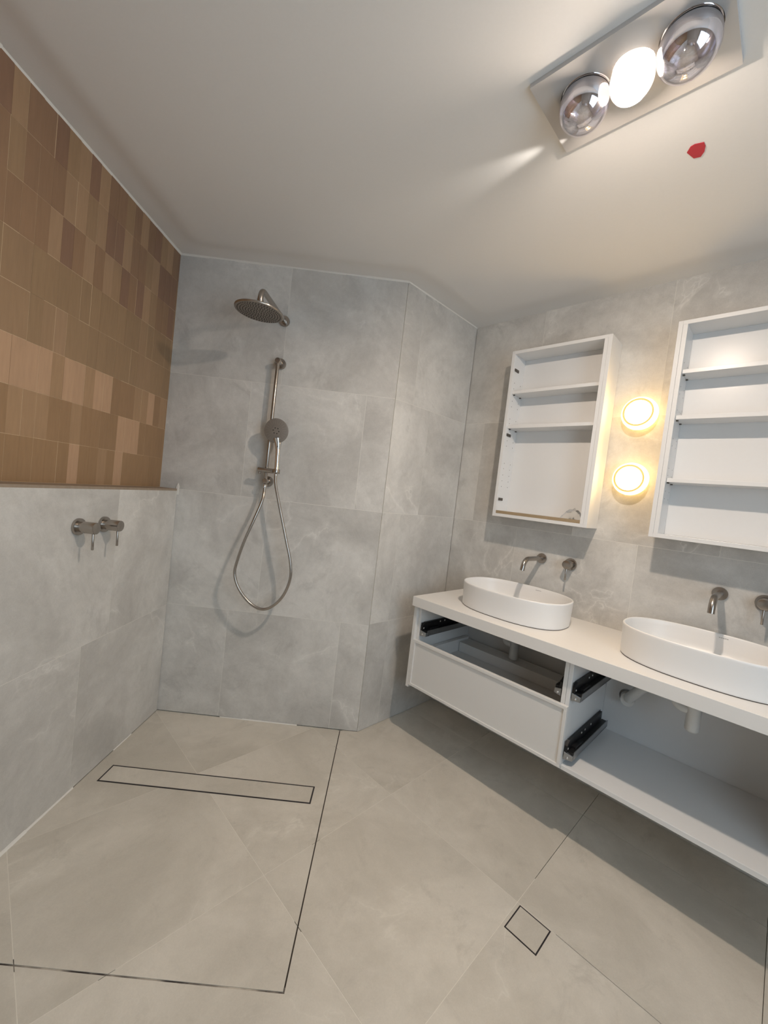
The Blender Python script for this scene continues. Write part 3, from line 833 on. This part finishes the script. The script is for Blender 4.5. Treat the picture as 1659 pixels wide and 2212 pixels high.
# crumpled clear bag on it
mb = MB(); br = random.Random(8)
gx, gz = 9, 7
vs = []
for j in range(gz+1):
    row = []
    for i in range(gx+1):
        a = i/gx; h = j/gz
        uu = ib-.115 + .105*a + br.uniform(-.003, .003)
        prof_ = math.sin(PI*min(1, max(0, a)))**.6
        hh = .060*prof_*math.sin(PI*h)**.8*br.uniform(.55, 1.0) * (0 if i in (0, gx) else 1)
        ww = .040 + .080*h + br.uniform(-.003, .003)
        row.append(mb.bm.verts.new(VF(min(uu, ib-.003), ww, zf+.0168 + hh)))
    vs.append(row)
for j in range(gz):
    for i in range(gx):
        mb.bm.faces.new((vs[j][i], vs[j][i+1], vs[j+1][i+1], vs[j+1][i])).smooth = True
tag(mb.build('plastic_bag', [M['film']], recalc=False), 'small crumpled clear plastic bag on the loose board in the left cabinet', 'bag')

# ------------------------------------------------------------------ wall lamps
def wall_lamp(u, z, label):
    t = thing('wall_light', VF(u, 0, z), label, 'wall light', 'round wall lamps between the cabinets')
    o_ = VF(u, 0, z)
    mb = MB(); mb.lathe(o_, VN, [(.055, .0005), (.055, .012)], 48); mb.build('mounting_plate', [M['white_bright']], t, sharp=40)
    mb = MB(); mb.lathe(o_, VN, [(.058, .010), (.068, .012), (.0735, .018), (.0755, .028), (.0750, .040), (.0725, .052), (.0690, .060), (.0655, .0635), (.0632, .0640)], 56, cap=False)
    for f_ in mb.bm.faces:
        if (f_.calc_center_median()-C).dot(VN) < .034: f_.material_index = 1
    mb.build('lamp_shade', [M['opal'], M['opal_back']], t)
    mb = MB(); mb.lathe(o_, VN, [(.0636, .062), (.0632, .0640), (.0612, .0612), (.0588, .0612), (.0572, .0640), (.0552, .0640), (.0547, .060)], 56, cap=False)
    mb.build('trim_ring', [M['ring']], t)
    mb = MB(); mb.lathe(o_, VN, [(.0547, .0620), (.040, .0632), (.02, .0638), (0, .064)], 56, cap=False)
    mb.build('diffuser', [M['diffuser']], t)
    return t
wall_lamp(.986, 1.803, 'upper of two lit round wall lamps between the mirror cabinets')
wall_lamp(.986, 1.500, 'lower of two lit round wall lamps between the mirror cabinets')

# ------------------------------------------------------------------ shower
hx, hy, hz = -.655, 1.795, 2.022
sh = thing('rain_shower_head', BF(-.647, 0, 2.125), 'round brushed nickel rain shower head on a bent wall arm', 'shower head')
mb = MB(); mb.lathe(BF(-.647, 0, 2.125), -Y, [(.0270, .0003), (.0270, .010), (.0255, .0125), (.0145, .013), (.0145, .020), (.0125, .021)], 44); mb.build('flange', [NK], sh, sharp=35)
mb = MB(); mb.tube(bend((-.647, Y0-.008, 2.125), (hx+.004, hy-.012, 2.113), (hx, hy, hz+.012), .050, 14), .0120, 26); arm = mb.build('arm', [NK], sh, sharp=50)
mb = MB(); mb.lathe((hx, hy, hz), Z, [(.0128, .050), (.0140, .048), (.0140, .030), (.0165, .026), (.0165, .012), (.012, .010)], 30); mb.build('swivel_joint', [NK], sh, sharp=40)
axis = Vector((.02, .015, 1)).normalized()
mb = MB(); mb.lathe((hx, hy, hz), axis, [(0, .012), (.020, .012), (.030, .0085), (.060, .0045), (.098, .0022), (.1020, .0), (.1025, -.004), (.1015, -.0065), (.0985, -.0075)], 72, cap=False)
disc = mb.build('rose', [NK], sh, sharp=50); parent_matrix[disc.name] = Matrix.Identity(4)
mb = MB(); mb.lathe((hx, hy, hz), axis, [(.0990, -.0070), (.0980, -.0074), (0, -.0074)], 72, cap=False)
o = mb.build('spray_face', [M['spray']]); o.parent = disc
mb = MB(); u_ = axis.orthogonal().normalized(); v_ = axis.cross(u_)
for k in range(1, 9):
    n_ = k*6
    for i in range(n_):
        a = 2*PI*i/n_ + k*.3; rr_ = .0112*k
        mb.lathe(Vector((hx, hy, hz)) + (u_*math.cos(a)+v_*math.sin(a))*rr_ - axis*.0074, -axis, [(.0021, 0), (.0015, .0026), (0, .0027)], 6, cap=False)
o = mb.build('nozzles', [M['nozzle']]); o.parent = disc; o['kind'] = 'stuff'

sr = thing('shower_rail', BF(-.645, 0, 1.29), 'slim vertical brushed nickel shower rail on the grey tiled wall', 'shower rail')
rx0, rx1, rd, rz0, rz1 = -.6465, -.6435, .056, 1.283, 1.918
mb = MB(); mb.cyl(BF(rx0, rd, rz0), BF(rx1, rd, rz1), .0092, 26); mb.build('rail', [NK], sr, sharp=40)
for zz, nm in ((1.906, 'wall_bracket'), (1.294, 'wall_bracket')):
    mb = MB(); xx = rx0 + (rx1-rx0)*(zz-rz0)/(rz1-rz0)
    mb.lathe(BF(xx, 0, zz), -Y, [(.0270, .0003), (.0270, .012), (.0255, .0145), (.0150, .016), (.0135, .020), (.0125, .048), (.0150, .050), (.0160, .056), (.0150, .064), (.0120, .0675), (0, .068)], 40)
    mb.build(nm, [NK], sr, sharp=35)
mb = MB()
F2 = Frame(BF(-.633, .074, 1.349), BF.d(.999, .0, -.02), BF.d(0, 1, 0))
mb.cyl(F2(-.050, 0, 0), F2(.029, .006, 0), .0120, 26, .002)
mb.lathe(BF(-.5863, .0905, 1.338), Z, [(.0135, 0), (.0180, 0), (.0185, .001), (.0185, .021), (.0180, .022), (.0135, .022), (.0135, 0)], 30, cap=False)
mb.cyl(F2(-.043, -.006, .010), F2(-.043, -.006, -.022), .0055, 16, .001)
mb.cyl(F2(-.012, -.018, -.012), F2(-.012, -.018, .012), .0130, 24, .001)
mb.build('slider', [NK], sr, sharp=40)
# handset: head facing the room, handle resting in the slider
hs = thing('hand_shower', BF(-.586, .085, 1.36), 'round hand shower with a chrome handle held in the rail slider', 'hand shower')
hcx = BF(-.603, .098, 1.550)
n_ax = Vector((-.06, -1, -.10)).normalized()
mb = MB(); mb.lathe(hcx, n_ax, [(0, -.020), (.020, -.0195), (.040, -.015), (.056, -.006), (.0610, .0), (.0612, .004), (.0600, .006)], 64, cap=False)
# throat that joins head and handle
hd = mb.build('head', [NK], hs, sharp=60); parent_matrix[hd.name] = Matrix.Identity(4)
mb = MB(); mb.lathe(hcx, n_ax, [(.0605, .0055), (.058, .0066), (0, .0072)], 64, cap=False)
o = mb.build('spray_face', [M['spray']]); o.parent = hd; o['label'] = 'grey ribbed spray face'
u_ = n_ax.cross(Z).normalized(); v_ = u_.cross(n_ax)
mb = MB()
for k in range(6):
    a = PI*k/3 + .15
    mb.lathe(hcx + (u_*math.cos(a)+v_*math.sin(a))*.0145 + n_ax*.0068, n_ax, [(.0028, -.002), (.0028, .0008), (0, .001)], 12)
for k in range(24):
    a = 2*PI*k/24
    for r_ in (.026, .032, .038, .044, .050):
        mb.lathe(hcx + (u_*math.cos(a)+v_*math.sin(a))*r_ + n_ax*.0062, n_ax, [(.0010, -.001), (.0008, .0012), (0, .0013)], 6)
o = mb.build('nozzles', [M['nozzle']]); o.parent = hd; o['kind'] = 'stuff'
pth = smooth_path([BF(-.598, .088, 1.515), BF(-.592, .086, 1.485), BF(-.5895, .086, 1.45), BF(-.587, .088, 1.40), BF(-.586, .090, 1.352), BF(-.586, .092, 1.338)], 6)
n_ = len(pth); rs = [.022 - .0095*min(1, i/(n_*.35)) if i < n_*.35 else .0125 - .0010*(i/n_) for i in range(n_)]
mb = MB(); mb.tube(pth, rs, 24); mb.build('handle', [M['chrome']], hs, sharp=50)['label'] = 'bright chrome handle'
mb = MB(); mb.cyl(BF(-.5895, .0985, 1.470), BF(-.5890, .0985, 1.480), .0030, 12, .0005); mb.build('spray_button', [M['nozzle']], hs)
# hose: from the handset down, round and back up to the lower bracket
hose = [(-.586, .092, 1.337), (-.585, .095, 1.310), (-.577, .098, 1.270), (-.557, .102, 1.205), (-.533, .106, 1.130), (-.495, .110, 1.010), (-.464, .111, .908), (-.4545, .112, .821), (-.479, .112, .733), (-.526, .112, .672), (-.580, .112, .648), (-.643, .112, .672), (-.704, .112, .736), (-.735, .112, .812), (-.727, .110, .890), (-.703, .104, .991), (-.671, .092, 1.097), (-.647, .075, 1.190), (-.6455, .060, 1.240), (-.6463, .057, 1.2765)]
pth = smooth_path([BF(*p) for p in hose], 14)
mb = MB(); mb.tube(pth, .0072, 16)
hz_ = thing('shower_hose', BF(-.586, .092, 1.337), 'silver shower hose hanging in a long loop below the rail', 'hose')
mb.build('hose', [M['nickel']], hz_)
for a, b_ in ((pth[0], pth[5]), (pth[-1], pth[-8])):
    mb = MB(); mb.cyl(a, b_, .0090, 20, .001); mb.build('hose_nut', [M['chrome']], hz_, sharp=40)

# ------------------------------------------------------------------ drains
def drain(name, F, a0, a1, b0, b1, label, cat, g=.0062):
    t = thing(name, F((a0+a1)/2, (b0+b1)/2, 0), label, cat)
    z0, z1 = -.0005, .0008
    mb = MB()
    mb.box(F, (a0, a1), (b0, b0+g), (z0, z1)); mb.box(F, (a0, a1), (b1-g, b1), (z0, z1))
    mb.box(F, (a0, a0+g), (b0+g, b1-g), (z0, z1)); mb.box(F, (a1-g, a1), (b0+g, b1-g), (z0, z1))
    mb.build('channel', [M['black']], t)['label'] = 'black gap around the tile insert'
    mb = MB(); mb.box(F, (a0+g, a1-g), (b0+g, b1-g), (z0, .0011), 0, (.31, .62, .11))
    mb.build('tile_insert', [M['floor_stone']], t)
drain('linear_drain', WF, -1.057, -.180, 1.613, 1.712, 'long narrow tile insert drain across the shower floor', 'drain')
DFR = Frame((.582, 1.206, 0), (S, -S, 0), (S, S, 0))
drain('floor_waste', DFR, -.0525, .0525, -.0525, .0525, 'small square tile insert floor waste in front of the vanity', 'drain', .004)
